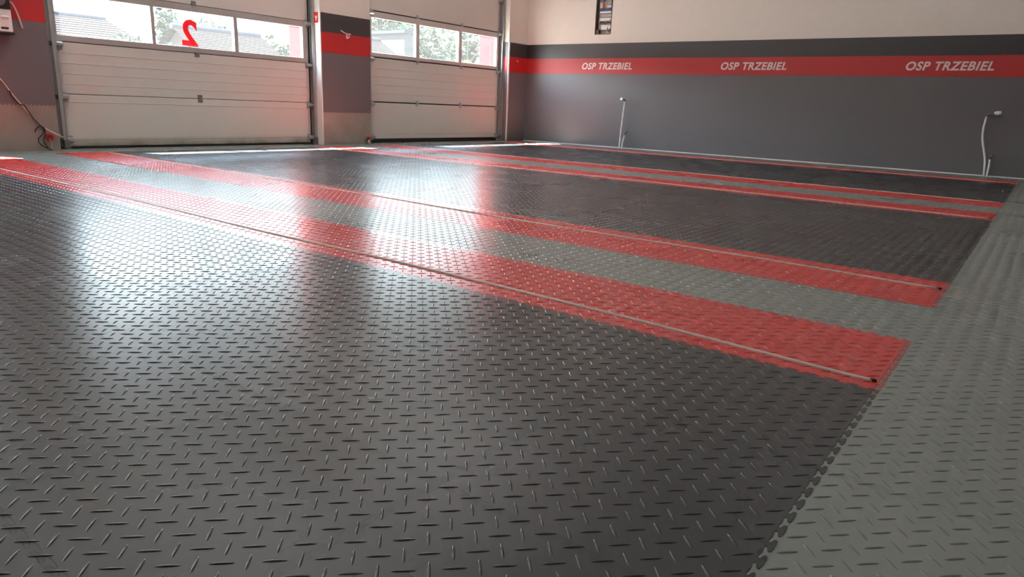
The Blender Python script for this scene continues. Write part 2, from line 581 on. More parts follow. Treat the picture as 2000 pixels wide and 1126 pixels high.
def build_floor():
    bm = nb()
    a0, a1 = XL / U, XW / U
    x0, x1, y0, y1 = XL, XW, YB, YO
    vs = [bm.verts.new(p) for p in ((x0, y0, 0), (x1, y0, 0), (x1, y1, 0), (x0, y1, 0))]
    bm.faces.new(vs)
    vs = [bm.verts.new(p) for p in ((x0, y0, -.12), (x1, y0, -.12), (x1, y1, -.12), (x0, y1, -.12))]
    bm.faces.new(vs[::-1])
    joint_lines(bm, -60, 190, B_NEAR, 40, 0.0003, 4.6)
    joint_lines(bm, 30, 40, B_END, B_NEAR, 0.0003, 4.6)
    me = bpy.data.meshes.new('floor')
    bm.to_mesh(me); bm.free()
    me.materials.append(M['tile_light']); me.materials.append(M['seam']); me.materials.append(M['tread_light'])
    add_arrays(me, -1, 0.0)
    put(bpy.data.objects.new('floor', me), 'light grey treadplate floor tiles bordering the dark fields and between the red stripes', 'floor', kind='structure')


build_floor()
dark_labels = ['dark grey treadplate tile field in front of the nearest red stripe',
               'dark grey treadplate tile field between the two pairs of red stripes',
               'dark grey treadplate tile field beside the right wall, before the farthest red stripe']
for k, (a0, a1) in enumerate(DARKS):
    tile_field('tile_field', a0, a1, 10 + k, M['tile_dark'], 'tread_dark', dark_labels[k], 'floor tiles', 'dark grey tile fields on the floor')
red_labels = ['red treadplate floor stripe nearest the camera, bordering the foreground dark field',
              'red treadplate floor stripe just beyond the first light grey lane',
              'red treadplate floor stripe on the near side of the second light grey lane',
              'red treadplate floor stripe on the far side of the second light grey lane',
              'red treadplate floor stripe running closest to the lettered wall']
for k, (a0, a1) in enumerate(REDS):
    tile_field('floor_stripe', a0, a1, 20 + k, M['tile_red'], 'tread_red', red_labels[k], 'floor stripe', 'red stripes across the floor')

# beige cover strips lying on the red stripes
STRIPS = [([(21.2, 9.6), (21.3, 7), (22.0, -5.4), (22.4, -27), (22.0, -44), (22.4, -70), (22.5, -94), (22.2, -113), (22.2, -138)], 'raised beige strip lying along the nearest red floor stripe'),
          ([(46.8, 9.6), (47.4, -5), (47.2, -33), (48.0, -58), (48.1, -86), (48.4, -101), (48.7, -120), (48.7, -138)], 'raised beige strip lying along the red stripe beyond the first grey lane'),
          ([(101.7, 9.6), (102.2, -21), (102.5, -48), (101.7, -74), (102.0, -110), (102, -138)], 'raised beige strip on the red stripe before the second grey lane'),
          ([(128.8, 9.6), (129.2, -31), (129.3, -68), (129.2, -138)], 'raised beige strip on the red stripe behind the second grey lane'),
          ([(183.8, 9.6), (184.2, -49), (184.4, -93), (184.4, -138)], 'raised beige strip on the red stripe closest to the lettered wall')]
for pts, lab in STRIPS:
    line = spline([P3(a, b, TOPZ) for a, b in pts], 10)
    bm = nb()
    prof = [(-0.008, 0.0), (-0.0072, 0.003), (-0.0032, 0.0050), (0.0032, 0.0050), (0.0072, 0.003), (0.008, 0.0)]
    pr = None
    for i, p in enumerate(line):
        t = (line[min(i + 1, len(line) - 1)] - line[max(i - 1, 0)]).normalized(); n = Vector((-t.y, t.x, 0))
        cur = [bm.verts.new(p + n * q[0] + Vector((0, 0, q[1]))) for q in prof]
        if pr:
            for k in range(len(prof) - 1):
                f = bm.faces.new((pr[k], pr[k + 1], cur[k + 1], cur[k])); f.smooth = True
        else:
            bm.faces.new(cur)
        pr = cur
    bm.faces.new(pr[::-1])
    st = obj('cover_strip', bm, M['beige_plastic'], label=lab, cat='cover strip', group='beige strips on the red stripes')
    bm = nb()
    e = line[0]; t = (line[0] - line[1]).normalized(); n = Vector((-t.y, t.x, 0))
    cyl(bm, e - t * 0.004 + Vector((0, 0, 0.003)), e + t * 0.010 + Vector((0, 0, 0.003)), 0.0060, 0.004, 10)
    obj('dark_end', bm, M['black_rubber'], st, label='dark open end')  # solid dark cone: shade inside the strip's open end, put into colour

# ------------------------------------------------------------------ room shell
bm = nb()
box(bm, XL, OPEN[0][0], YD, YO, 0, ZC)
box(bm, OPEN[0][1], OPEN[1][0], YD, YO, 0, ZC)
box(bm, OPEN[1][1], OPEN[2][0], YD, YO, 0, ZC)
box(bm, OPEN[2][1], XW + 0.4, YD, YO, 0, ZC)
for x0, x1 in OPEN: box(bm, x0, x1, YD, YO, Z_LINTEL, ZC)
obj('wall_front', bm, M['plaster'], label='white plastered wall around the garage doors', cat='wall', kind='structure')
# right wall with the recess for the wiring box
NY0, NY1, NZ0, NZ1, ND = 5.572, 5.893, 1.880, 2.62, 0.09
bm = nb()
box(bm, XW, XW + 0.3, YB, NY0, 0, ZC); box(bm, XW, XW + 0.3, NY1, YD, 0, ZC)
box(bm, XW, XW + 0.3, NY0, NY1, 0, NZ0); box(bm, XW, XW + 0.3, NY0, NY1, NZ1, ZC)
box(bm, XW + ND, XW + 0.3, NY0, NY1, NZ0, NZ1)
obj('wall_right', bm, M['plaster'], label='long white plastered wall above the red lettered band', cat='wall', kind='structure')
bx('wall_left', XL - 0.3, XL, YB, YD, 0, ZC, M['plaster'], label='white plastered side wall', cat='wall', kind='structure')
bx('wall_back', XL, XW, YB - 0.3, YB, 0, ZC, M['plaster'], label='white plastered back wall', cat='wall', kind='structure')
bx('ceiling', XL - 0.3, XW + 0.3, YB - 0.3, YO, ZC, ZC + 0.25, M['ceil'], label='white ceiling', cat='ceiling', kind='structure')
bx('baseboard_right', XW - 0.012, XW, YB, YD, 0, 0.014, M['white_plastic'], label='thin pale strip along the foot of the lettered wall', cat='baseboard', kind='structure')
# outer reveals in red facade paint
bm = nb()
for x0, x1 in OPEN:
    box(bm, x0, x0 + 0.006, YP + 0.075, YO + 0.006, 0, Z_LINTEL); box(bm, x1 - 0.006, x1, YP + 0.075, YO + 0.006, 0, Z_LINTEL)
obj('trim_4', bm, M['facade_red'], label='red painted outer reveals seen through the door windows', cat='door reveal', kind='structure')


# ------------------------------------------------------------------ wall tile bands
def toothed(along, c0, c1, z0, z1, face, thick, m, axis, parent=None, teeth=True, tooth_bottom=False):
    """slab on a wall: 'y' -> on the right wall (runs along y), 'x' -> on the door wall (runs along x)"""
    top = [(c1, z1), (c0, z1)]
    p = 0.0358
    if teeth:
        top = []
        n = int((c1 - c0) / p)
        for k in range(n):
            s = c0 + (k + 0.5) * (c1 - c0) / n
            top += [(s - 0.30 * p, z1 - 0.004), (s - 0.20 * p, z1 + 0.005), (s + 0.20 * p, z1 + 0.005), (s + 0.30 * p, z1 - 0.004)]
        top = [(c0, z1 - 0.004)] + top + [(c1, z1 - 0.004)]
        top = top[::-1]
    low = [(c0, z0), (c1, z0)]
    if tooth_bottom:
        low = [(c0, z0)]
        n = int((c1 - c0) / p)
        for k in range(n):
            s = c0 + (k + 0.5) * (c1 - c0) / n
            low += [(s - 0.30 * p, z0), (s - 0.2 * p, z0 - 0.012), (s + 0.2 * p, z0 - 0.012), (s + 0.30 * p, z0)]
        low += [(c1, z0)]
    prof = low + top
    bm = nb()
    if axis == 'y':
        A = [bm.verts.new((face - thick, q[0], q[1])) for q in prof]; B = [bm.verts.new((face, q[0], q[1])) for q in prof]
    else:
        A = [bm.verts.new((q[0], face - thick, q[1])) for q in prof]; B = [bm.verts.new((q[0], face, q[1])) for q in prof]
    n = len(prof)
    bm.faces.new(A); bm.faces.new(B[::-1])
    for k in range(n): bm.faces.new((A[k], B[k], B[(k + 1) % n], A[(k + 1) % n]))
    return bm


TB = 'wall tile band'
TH = 0.006
o = obj('grey_cladding', toothed('y', YB, YD - TH, 0.014, Z_GREY, XW, TH, None, 'y', teeth=False), M['w_grey_r'], label='dark grey tile cladding below the red band on the long lettered wall', cat='wall tiles')
red_band = obj('red_band', toothed('y', YB, YD - TH, Z_GREY, Z_RED, XW, TH + 0.001, None, 'y'), M['w_red_r'], label='long red wall band carrying white lettering', cat='wall band')
obj('black_band', toothed('y', YB, YD - TH, Z_RED - 0.004, Z_BLACK, XW, TH, None, 'y', teeth=False), M['w_black_r'], label='long black wall band above the white lettering', cat='wall band')
PIERS = [(OPEN[0][1], OPEN[1][0], 'wall left of the first garage door'), (OPEN[1][1], OPEN[2][0], 'pillar between the two garage doors'), (OPEN[2][1], XW - TH, 'narrow corner wall right of the second garage door')]
for k, (x0, x1, where) in enumerate(PIERS):
    zb = Z_BARE if k < 2 else 0.0
    obj('grey_cladding', toothed('x', x0, x1, zb, Z_GREY, YD, TH, None, 'x', teeth=False, tooth_bottom=k < 2), M['w_grey_d'], label='dark grey tile cladding on the ' + where, cat='wall tiles')
    obj('red_band', toothed('x', x0, x1, Z_GREY, Z_RED, YD, TH + 0.001, None, 'x'), M['w_red_d'], label='red tile band on the ' + where, cat='wall band')
    obj('black_band', toothed('x', x0, x1, Z_RED - 0.004, Z_BLACK, YD, TH, None, 'x', teeth=False), M['w_black_d'], label='black tile band on the ' + where, cat='wall band')
    if k < 2:
        bx('concrete_base', x0, x1, YD - 0.003, YD, 0, zb + 0.01, M['concrete'], label='bare concrete strip at the foot of the ' + where, cat='wall base')
# inner reveal of the right pier carries the bands round the corner
bx('reveal_cladding', OPEN[2][1] - TH, OPEN[2][1], YD - TH, YP - 0.085, 0, Z_GREY, M['w_grey_d'], label='dark grey tiles on the side of the opening right of the second garage door', cat='wall tiles')
bx('reveal_band', OPEN[2][1] - TH, OPEN[2][1], YD - TH, YP - 0.085, Z_GREY, Z_RED, M['w_red_d'], label='red tiles on the side of the opening right of the second garage door', cat='wall band')
bx('reveal_band', OPEN[2][1] - TH, OPEN[2][1], YD - TH, YP - 0.085, Z_RED, Z_BLACK, M['w_black_d'], label='black tiles on the side of the opening right of the second garage door', cat='wall band')
# corner strips
bm = nb(); box(bm, OPEN[2][1] - 0.011, OPEN[2][1] + 0.022, YD - 0.014, YD + 0.004, 0, Z_BLACK, 0.002)
obj('trim_1', bm, M['white_metal'], label='shiny white corner strip right of the second garage door', cat='corner trim', kind='structure')
bm = nb(); box(bm, OPEN[1][1] - 0.014, OPEN[1][1] + 0.002, YD - 0.012, YP - 0.055, 0, Z_LINTEL, 0.002)
obj('trim_2', bm, M['white_metal'], label='white metal corner post on the left edge of the pillar', cat='corner trim', kind='structure')


# ------------------------------------------------------------------ lettering
def text_mesh(name, body, size, m, frame, parent, shear=0.0, off=0.0, space=1.0, extrude=0.0012, width=None, mirror=False):
    cu = bpy.data.curves.new(name, 'FONT')
    cu.body = body; cu.size = size; cu.shear = shear; cu.offset = off; cu.extrude = extrude
    cu.resolution_u = 6; cu.space_character = space
    cu.align_x = 'LEFT'; cu.align_y = 'BOTTOM_BASELINE'
    t = bpy.data.objects.new('tmp', cu)
    COL.objects.link(t)
    bpy.context.view_layer.update()
    me = bpy.data.meshes.new_from_object(t.evaluated_get(bpy.context.evaluated_depsgraph_get()))
    bpy.data.objects.remove(t)
    co = np.empty(len(me.vertices) * 3); me.vertices.foreach_get('co', co); co = co.reshape(-1, 3)
    w = co[:, 0].max() - co[:, 0].min()
    h = co[:, 1].max() - co[:, 1].min()
    sx = (width[0] / w) if width else 1.0
    sy = (width[1] / h) if width else 1.0
    x = (co[:, 0] - co[:, 0].min()) * sx; y = (co[:, 1] - co[:, 1].min()) * sy
    O, X, Y, N = [np.array(v, float) for v in frame]
    if mirror: x = x.max() - x
    out = O + x[:, None] * X + y[:, None] * Y + (co[:, 2:3]) * N
    me.vertices.foreach_set('co', out.ravel())
    me.name = name; me.materials.clear(); me.materials.append(m)
    me.update()
    return put(bpy.data.objects.new(name, me), parent=parent)


for y1, y0 in ((6.097, 5.110), (3.566, 2.566), (1.007, 0.016)):
    text_mesh('lettering', 'OSP TRZEBIEL', 0.16, M['letter'], ((XW - TH - 0.0025, y1, 1.305), (0, -1, 0), (0, 0, 1), (-1, 0, 0)), red_band, shear=0.22, off=0.0050, space=1.10, width=(y1 - y0, 0.114))


# ------------------------------------------------------------------ sectional garage doors
def ribbed_section(x0, x1, z0, z1, ribs, depth=0.0035):
    prof = [(YP + 0.04, z0), (YP + 0.003, z0), (YP, z0 + 0.004)]
    for z in ribs:
        prof += [(YP, z - 0.007), (YP - depth, z - 0.0035), (YP - depth, z - 0.0005), (YP, z + 0.001)]
    prof += [(YP, z1 - 0.004), (YP + 0.003, z1), (YP + 0.04, z1)]
    bm = nb(); prism(bm, prof, 'x', x0, x1)
    return bm


def window_section(door, x0, x1, z0, z1, panes, gz0, gz1, fm, number=None):
    bm = nb()
    y0, y1 = YP - 0.006, YP + 0.045
    box(bm, x0, x1, y0, y1, z0, gz0, 0.003); box(bm, x0, x1, y0, y1, gz1, z1, 0.003)
    xs = [x0] + [v for p in panes for v in p] + [x1]
    for a, b in zip(xs[0::2], xs[1::2]):
        box(bm, a, b, y0, y1, gz0 - 0.004, gz1 + 0.004, 0.003)
    fr = obj('window_frame', bm, fm, door)
    for k, (a, b) in enumerate(panes):
        p = bx('pane', a - 0.004, b + 0.004, YP + 0.028, YP + 0.032, gz0 - 0.004, gz1 + 0.004, M['glass'], fr)
        if number and k == 1:
            # the numeral stuck on the outside of the pane: seen from behind
            text_mesh('numeral', '2', 0.3, M['red_vinyl'], number, fr, off=0.0105, extrude=0.0008, width=(0.195, 0.295), mirror=True)
    return fr


def bracket(door, x, z, side, m):
    """roller hinge at the panel edge: plate, bent arm and roller"""
    bm = nb()
    s = side
    box(bm, min(x, x - s * 0.055), max(x, x - s * 0.055), YP - 0.008, YP, z - 0.045, z + 0.05, 0.002)
    prism(bm, [(YP - 0.006, z - 0.03), (YP - 0.055, z - 0.012), (YP - 0.055, z + 0.012), (YP - 0.006, z + 0.03)], 'x', x - s * 0.05, x + s * 0.03)
    cyl(bm, (x - s * 0.03, YP - 0.04, z), (x + s * 0.075, YP - 0.04, z), 0.006, n=8)
    h = obj('roller_bracket', bm, m, door)
    bm = nb(); cyl(bm, (x + s * 0.045, YP - 0.04, z), (x + s * 0.07, YP - 0.04, z), 0.022, n=18)
    obj('roller', bm, M['black_plastic'], h)


def mid_hinge(door, x, z, m):
    bm = nb()
    box(bm, x - 0.03, x + 0.03, YP - 0.004, YP + 0.001, z - 0.045, z - 0.008, 0.001)
    box(bm, x - 0.03, x + 0.03, YP - 0.004, YP + 0.001, z + 0.008, z + 0.045, 0.001)
    cyl(bm, (x - 0.03, YP - 0.006, z), (x + 0.03, YP - 0.006, z), 0.008, n=10)
    for sx in (-0.018, 0.018):
        for sz in (-0.028, 0.028):
            cyl(bm, (x + sx, YP - 0.004, z + sz), (x + sx, YP - 0.008, z + sz), 0.005, n=6)
    obj('hinge', bm, m, door)


def track(name, x, side, z1, label, m):
    """C-shaped vertical track with wall angle and bottom bracket"""
    e = empty(name, (x, YP - 0.04, 0), label, 'door track', 'vertical tracks beside the garage doors')
    s = side
    bm = nb()
    def bb(xa, xb, ya, yb, za, zb): box(bm, min(xa, xb), max(xa, xb), ya, yb, za, zb)
    bb(x + s * 0.055, x + s * 0.058, YP - 0.075, YP - 0.005, 0.10, z1)
    bb(x + s * 0.020, x + s * 0.058, YP - 0.078, YP - 0.075, 0.10, z1)
    bb(x + s * 0.020, x + s * 0.058, YP - 0.005, YP - 0.002, 0.10, z1)
    bb(x + s * 0.020, x + s * 0.023, YP - 0.078, YP - 0.062, 0.10, z1)
    obj('rail', bm, M['galv'], e)
    bm = nb()
    bb(x + s * 0.058, x + s * 0.064, YP - 0.03, YP + 0.045, 0.02, z1)
    if s < 0: bb(x - 0.100, x - 0.004, YP - 0.014, YP - 0.010, 0.10, z1)
    obj('wall_angle', bm, M['galv'] if s < 0 else M['galv_dark'], e)
    bm = nb()
    bb(x - s * 0.01, x + s * 0.06, YP - 0.09, YP - 0.01, 0.0, 0.012); bb(x + s * 0.01, x + s * 0.058, YP - 0.085, YP - 0.02, 0.02, 0.10)
    obj('foot_bracket', bm, M['galv_dark'], e)
    return e


def sectional_door(name, x0, x1, secs, win, panes, gz0, gz1, pm, fm, hinge_x, label, opening, number=None, seal=0.02, rib_sets=None, gap=0.003, hm=None, hinge_z=None):
    d = empty(name, ((x0 + x1) / 2, YP, 0), label, 'garage door', kind='structure')
    for k, (z0, z1) in enumerate(secs):
        if k == win:
            window_section(d, x0, x1, z0 + gap, z1 - gap, panes, gz0, gz1, fm, number)
        else:
            obj('door_panel', ribbed_section(x0, x1, z0 + gap, z1 - gap, rib_sets[k]), pm if k == 0 else M['panel'], d)
            # flat end caps
            bm = nb()
            for xe, s in ((x0, 1), (x1, -1)):
                box(bm, min(xe, xe + s * 0.035), max(xe, xe + s * 0.035), YP - 0.0025, YP, z0 + gap, z1 - gap)
            obj('end_cap', bm, M['alu_light'] if hm is None else hm, d)
    bm = nb(); box(bm, x0, x1, YP + 0.004, YP + 0.038, 0.0, secs[0][0] + gap, 0.003)
    obj('bottom_seal', bm, M['black_rubber'], d)
    for xa, xb in ((opening[0], x0 + 0.01), (x1 - 0.01, opening[1])):
        bx('light_seal', xa, xb, YP + 0.046, YP + 0.056, 0.0, Z_LINTEL, M['black_rubber'], d)  # plates added to stop sunlight leaking past the panel edges
    bm = nb()
    for z0, z1 in secs[:-1]: box(bm, x0 + 0.002, x1 - 0.002, YP + 0.016, YP + 0.030, z1 - gap - 0.002, z1 + gap + 0.002)
    obj('joint_seal', bm, M['black_rubber'], d)
    for z in [s[1] for s in secs[:-1]]:
        for x in hinge_x: mid_hinge(d, x, z, M['galv_dark'] if gap < 0.005 else M['galv'])
    for z in [0.06] + [s[1] for s in secs[:-1]]:
        bracket(d, x0, z - 0.03 if z > .1 else z + .03, -1, M['galv']); bracket(d, x1, z - 0.03 if z > .1 else z + .03, 1, M['galv'])
    return d


def ribs(z0, z1, n): return [z0 + (z1 - z0) * (k + 1) / (n + 1) for k in range(n)]


S1 = [(0.022, 0.560), (0.560, 1.080), (1.080, 1.612), (1.612, 2.14), (2.14, 2.67), (2.67, 2.95)]
sectional_door('door_1', 2.290, 5.372, S1, 2, [(2.300 + 0.012, 3.276), (3.316, 4.286), (4.336, 5.288)], 1.143, 1.536, M['panel_dirty'], M['alu'],
               [3.79], 'white sectional garage door with a red mirrored 2 on its window', OPEN[1], number=((3.636, YP + 0.0335, 1.158), (1, 0, 0), (0, 0, 1), (0, -1, 0)),
               rib_sets=[[0.10, 0.485], ribs(*S1[1], 4)] + [[]] * 4)
S2 = [(0.052, 0.606), (0.606, 1.250), (1.250, 1.896), (1.896, 2.45), (2.45, 2.95)]
sectional_door('door_2', 6.470, 9.500, S2, 2, [(6.500, 7.415), (7.490, 8.420), (8.500, 9.440)], 1.315, 1.800, M['panel'], M['alu_light'],
               [7.45, 8.495], 'white sectional garage door with three panes in the corner by the lettered wall', OPEN[2], rib_sets=[[0.14], [0.74, 0.86, 0.98, 1.10]] + [[]] * 3, gap=0.009)
S3 = S1
sectional_door('door_3', -1.867, 1.215, S3, 2, [(-1.845, -0.881), (-0.841, 0.129), (0.179, 1.131)], 1.143, 1.536, M['panel_dirty'], M['alu'],
               [-0.367], 'white sectional garage door outside the left edge', OPEN[0], rib_sets=[[0.10, 0.485], ribs(*S1[1], 4)] + [[]] * 4)
track('door_track', 2.290, -1, 2.95, 'steel track left of the garage door numbered 2', M['galv'])
track('door_track', 5.372, 1, 2.95, 'steel track between the numbered garage door and the pillar', M['galv'])
track('door_track', 9.500, 1, 2.95, 'steel track right of the garage door in the corner', M['galv'])

# sticker on the white corner post
st = bx('sticker', OPEN[1][1] - 0.0150, OPEN[1][1] - 0.0142, YD + 0.022, YD + 0.112, 1.60, 1.735, M['red_plastic'], label='red sticker with a white arrow mark on the white corner post', cat='sticker')
bm = nb()
vs = [bm.verts.new((OPEN[1][1] - 0.0154, y, z)) for y, z in ((YD + 0.036, 1.680), (YD + 0.098, 1.680), (YD + 0.074, 1.655), (YD + 0.086, 1.628), (YD + 0.066, 1.628), (YD + 0.056, 1.655))]
bm.faces.new(vs)
vs = [bm.verts.new((OPEN[1][1] - 0.0154, y, z)) for y, z in ((YD + 0.03, 1.690), (YD + 0.104, 1.690), (YD + 0.104, 1.686), (YD + 0.03, 1.686))]
bm.faces.new(vs)
obj('arrow_mark', bm, M['letter'], st, label='white arrow')


# ------------------------------------------------------------------ water pipes by the right wall
def pipe_set(pts, head, handle, short, fit, lab_t, lab_s):
    t = empty('water_pipe', pts[0], lab_t, 'pipe', 'tall white pipes by the lettered wall')
    bm = nb(); tube(bm, spline(pts, 8), 0.0125, 12)
    obj('pipe', bm, M['white_pipe'], t)
    top = Vector(pts[-1])
    bm = nb(); cyl(bm, top - Vector((0, 0, 0.012)), top + Vector((0, 0, 0.012)), 0.016, n=12)
    tube(bm, spline([top + Vector((0, 0, 0.008)), top * 0.55 + Vector(head) * 0.45 + Vector((0, 0, 0.006)), Vector(head)], 6), 0.014, 12)
    cyl(bm, Vector(head) * 0.7 + top * 0.3, Vector(head), 0.019, n=6)
    obj('elbow', bm, M['brass'], t)
    d = (Vector(handle) - Vector(head)).normalized()
    bm = nb(); cyl(bm, head, Vector(head) + d * 0.028, 0.019, 0.025, n=14); cyl(bm, Vector(head) + d * 0.028, handle, 0.025, 0.022, n=14)
    obj('cap', bm, M['white_plastic'], t)
    s = empty('stub_pipe', short[0], lab_s, 'pipe', 'short white pipe stubs by the lettered wall')
    bm = nb(); tube(bm, spline(short, 6), 0.0115, 12)
    obj('pipe', bm, M['white_pipe'], s)
    e = Vector(short[-1])
    bm = nb(); cyl(bm, e - Vector((0, 0, 0.006)), e + Vector((0, -0.001, 0.02)), 0.0145, n=10); cyl(bm, e + Vector((0, 0, 0.02)), Vector(fit), 0.009, n=10); cyl(bm, Vector(fit), Vector(fit) + Vector((-0.01, -0.03, 0.006)), 0.012, n=8)
    obj('fitting', bm, M['brass'], s)


pipe_set([(10.03, 5.185, 0.0), (10.03, 5.175, 0.25), (10.03, 5.16, 0.55), (10.03, 5.142, 0.795)], (9.965, 5.155, 0.818), (9.93, 5.162, 0.822),
         [(10.03, 5.137, 0.0), (10.03, 5.12, 0.12), (10.03, 5.092, 0.235)], (10.03, 5.085, 0.275),
         'tall leaning white pipe near the corner under the first lettering', 'short white pipe stub beside the pipe near the corner')
pipe_set([(10.06, -0.118, 0.0), (10.06, -0.09, 0.22), (10.06, -0.025, 0.45), (10.06, -0.008, 0.60), (10.06, -0.016, 0.755)], (10.055, -0.09, 0.788), (10.05, -0.163, 0.797),
         [(10.06, -0.148, 0.0), (10.06, -0.150, 0.12), (10.06, -0.143, 0.225)], (10.06, -0.145, 0.265),
         'tall bent white pipe under the last lettering', 'short white pipe stub beside the bent pipe under the last lettering')

# ------------------------------------------------------------------ wiring recess high on the right wall
n = empty('wiring_box', (XW + ND / 2, (NY0 + NY1) / 2, NZ0), 'open wall recess full of wiring above the first lettering', 'wiring box')
bm = nb()
box(bm, XW - 0.004, XW + ND - 0.002, NY1 - 0.014, NY1 - 0.001, NZ0 + 0.001, NZ1 - 0.001); box(bm, XW - 0.004, XW + ND - 0.002, NY0 + 0.001, NY0 + 0.012, NZ0 + 0.001, NZ1 - 0.001)
box(bm, XW - 0.004, XW + ND - 0.002, NY0 + 0.001, NY1 - 0.001, NZ0 + 0.001, NZ0 + 0.008)
obj('frame', bm, M['brown_wood'], n, label='brown recess edge')
bx('back_plate', XW + ND - 0.006, XW + ND - 0.002, NY0 + 0.012, NY1 - 0.014, NZ0 + 0.008, NZ1 - 0.001, M['grey_plastic'], n)
for k, (ya, yb, za, zb, mm, dx) in enumerate([
        (5.65, 5.79, 1.96, 2.035, 'white_plastic', .055), (5.60, 5.65, 1.965, 2.03, 'white_plastic', .06),
        (5.61, 5.83, 2.10, 2.155, 'white_plastic', .05), (5.60, 5.82, 2.165, 2.21, 'grey_plastic', .045), (5.61, 5.83, 2.225, 2.262, 'white_plastic', .05),
        (5.79, 5.845, 2.31, 2.40, 'white_plastic', .05), (5.60, 5.70, 2.31, 2.35, 'white_plastic', .05), (5.60, 5.70, 2.36, 2.42, 'grey_plastic', .05), (5.62, 5.84, 2.46, 2.56, 'white_plastic', .05)]):
    bx('module', XW + ND - 0.006 - dx, XW + ND - 0.006, ya, yb, za, zb, M[mm], n, 0.003)
bx('bus_bar', XW + 0.02, XW + ND - 0.01, 5.60, 5.835, 2.268, 2.292, M['blue_plastic'], n, 0.002, label='blue bar')
bx('label', XW + ND - 0.012, XW + ND - 0.0065, 5.655, 5.70, 1.905, 1.945, M['yellow_paper'], n, label='yellow label')
bx('junction', XW + 0.05, XW + ND - 0.006, 5.81, 5.845, 1.975, 2.02, M['beige_plastic'], n, 0.002)
bx('wood_block', XW + 0.01, XW + ND - 0.006, 5.82, 5.872, 1.89, 1.96, M['brown_wood'], n, 0.002)
wires = [([(5.87, 1.91), (5.862, 2.1), (5.85, 2.3), (5.855, 2.6)], 'black_cable', .006), ([(5.60, 1.93), (5.615, 1.96), (5.592, 2.0), (5.597, 2.2), (5.60, 2.45), (5.59, 2.6)], 'black_cable', .006),
         ([(5.60, 1.955), (5.63, 1.925), (5.66, 1.955), (5.66, 2.0)], 'black_cable', .005), ([(5.82, 2.05), (5.77, 2.07), (5.71, 2.055), (5.65, 2.075), (5.60, 2.06)], 'black_cable', .007),
         ([(5.84, 2.04), (5.80, 2.085), (5.74, 2.08), (5.68, 2.09), (5.62, 2.075)], 'black_cable', .005), ([(5.80, 2.03), (5.83, 2.07), (5.81, 2.10)], 'yellow_paper', .006),
         ([(5.74, 2.30), (5.735, 2.34), (5.75, 2.37), (5.745, 2.40)], 'orange_plastic', .010), ([(5.755, 2.305), (5.765, 2.35), (5.755, 2.40)], 'orange_plastic', .008),
         ([(5.75, 2.40), (5.74, 2.45), (5.76, 2.50), (5.75, 2.6)], 'blue_plastic', .009), ([(5.72, 2.42), (5.76, 2.44), (5.79, 2.47), (5.80, 2.6)], 'black_cable', .007), ([(5.62, 2.30), (5.66, 2.285), (5.72, 2.30), (5.78, 2.283)], 'blue_plastic', .006), ([(5.64, 2.09), (5.62, 2.12), (5.605, 2.10)], 'pink_cable', .006)]
for pts, mm, r in wires:
    bm = nb(); tube(bm, spline([(XW + 0.018 + 0.008 * math.sin(7 * z), y, z) for y, z in pts], 6), r, 8)
    obj('wire', bm, M[mm], n)

# ------------------------------------------------------------------ things on the wall left of door 1 and on the pillars
c = empty('control_box', (1.70, YD - 0.05, 1.09), 'white and black control box on the wall at the left edge', 'control box')
bx('housing', 1.50, 1.838, YD - 0.108, YD - TH - 0.001, 1.105, 1.305, M['white_plastic'], c, 0.006)
bx('base', 1.50, 1.846, YD - 0.112, YD - TH - 0.001, 1.082, 1.103, M['black_plastic'], c, 0.004)
bx('top_cover', 1.50, 1.838, YD - 0.115, YD - TH - 0.001, 1.308, 1.62, M['black_plastic'], c, 0.006)
bm = nb(); cyl(bm, (1.748, YD - 0.115, 1.385), (1.748, YD - 0.135, 1.385), 0.055, 0.05, 24); cyl(bm, (1.748, YD - 0.135, 1.385), (1.748, YD - 0.15, 1.385), 0.032, 0.028, 20)
obj('dial', bm, M['galv_dark'], c)
bx('slot', 1.742, 1.802, YD - 0.1095, YD - 0.107, 1.128, 1.147, M['black_plastic'], c)
bm = nb(); prism(bm, [(YD - 0.108, 1.225), (YD - 0.120, 1.232), (YD - 0.120, 1.240), (YD - 0.108, 1.250)], 'x', 1.752, 1.812)
obj('latch', bm, M['white_plastic'], c)
bm = nb(); tube(bm, spline([(1.8475, YD - 0.06, 1.385), (1.88, YD - 0.045, 1.36), (1.915, YD - 0.03, 1.28), (1.945, YD - 0.022, 1.155)], 8), 0.0085, 10)
obj('cable_end', bm, M['pink_cable'], label='short pale cable sticking out beside the control box', cat='cable')
W0 = YD - TH
bm = nb(); tube(bm, spline([(1.40, W0 - 0.02, 1.05), (1.56, W0 - 0.02, 0.86), (1.708, W0 - 0.012, 0.674), (1.80, W0 - 0.012, 0.52), (1.915, W0 - 0.012, 0.350), (1.985, W0 - 0.010, 0.262), (2.02, W0 - 0.012, 0.225), (2.10, W0 - 0.03, 0.175), (2.18, W0 - 0.03, 0.13)], 8), 0.0055, 8)
obj('cable', bm, M['pink_cable'], label='long pale cable slanting across the wall to the track left of the numbered door', cat='cable')
bm = nb(); tube(bm, spline([(1.765, W0 - 0.018, 0.575), (1.79, W0 - 0.022, 0.50), (1.83, W0 - 0.022, 0.45), (1.872, W0 - 0.02, 0.44), (1.895, W0 - 0.022, 0.392), (1.93, W0 - 0.022, 0.325), (1.975, W0 - 0.022, 0.268), (2.012, W0 - 0.022, 0.215), (1.995, W0 - 0.025, 0.165), (1.955, W0 - 0.025, 0.12), (1.965, W0 - 0.02, 0.07), (2.02, W0 - 0.018, 0.03), (2.07, W0 - 0.016, 0.006)], 8), 0.0055, 8)
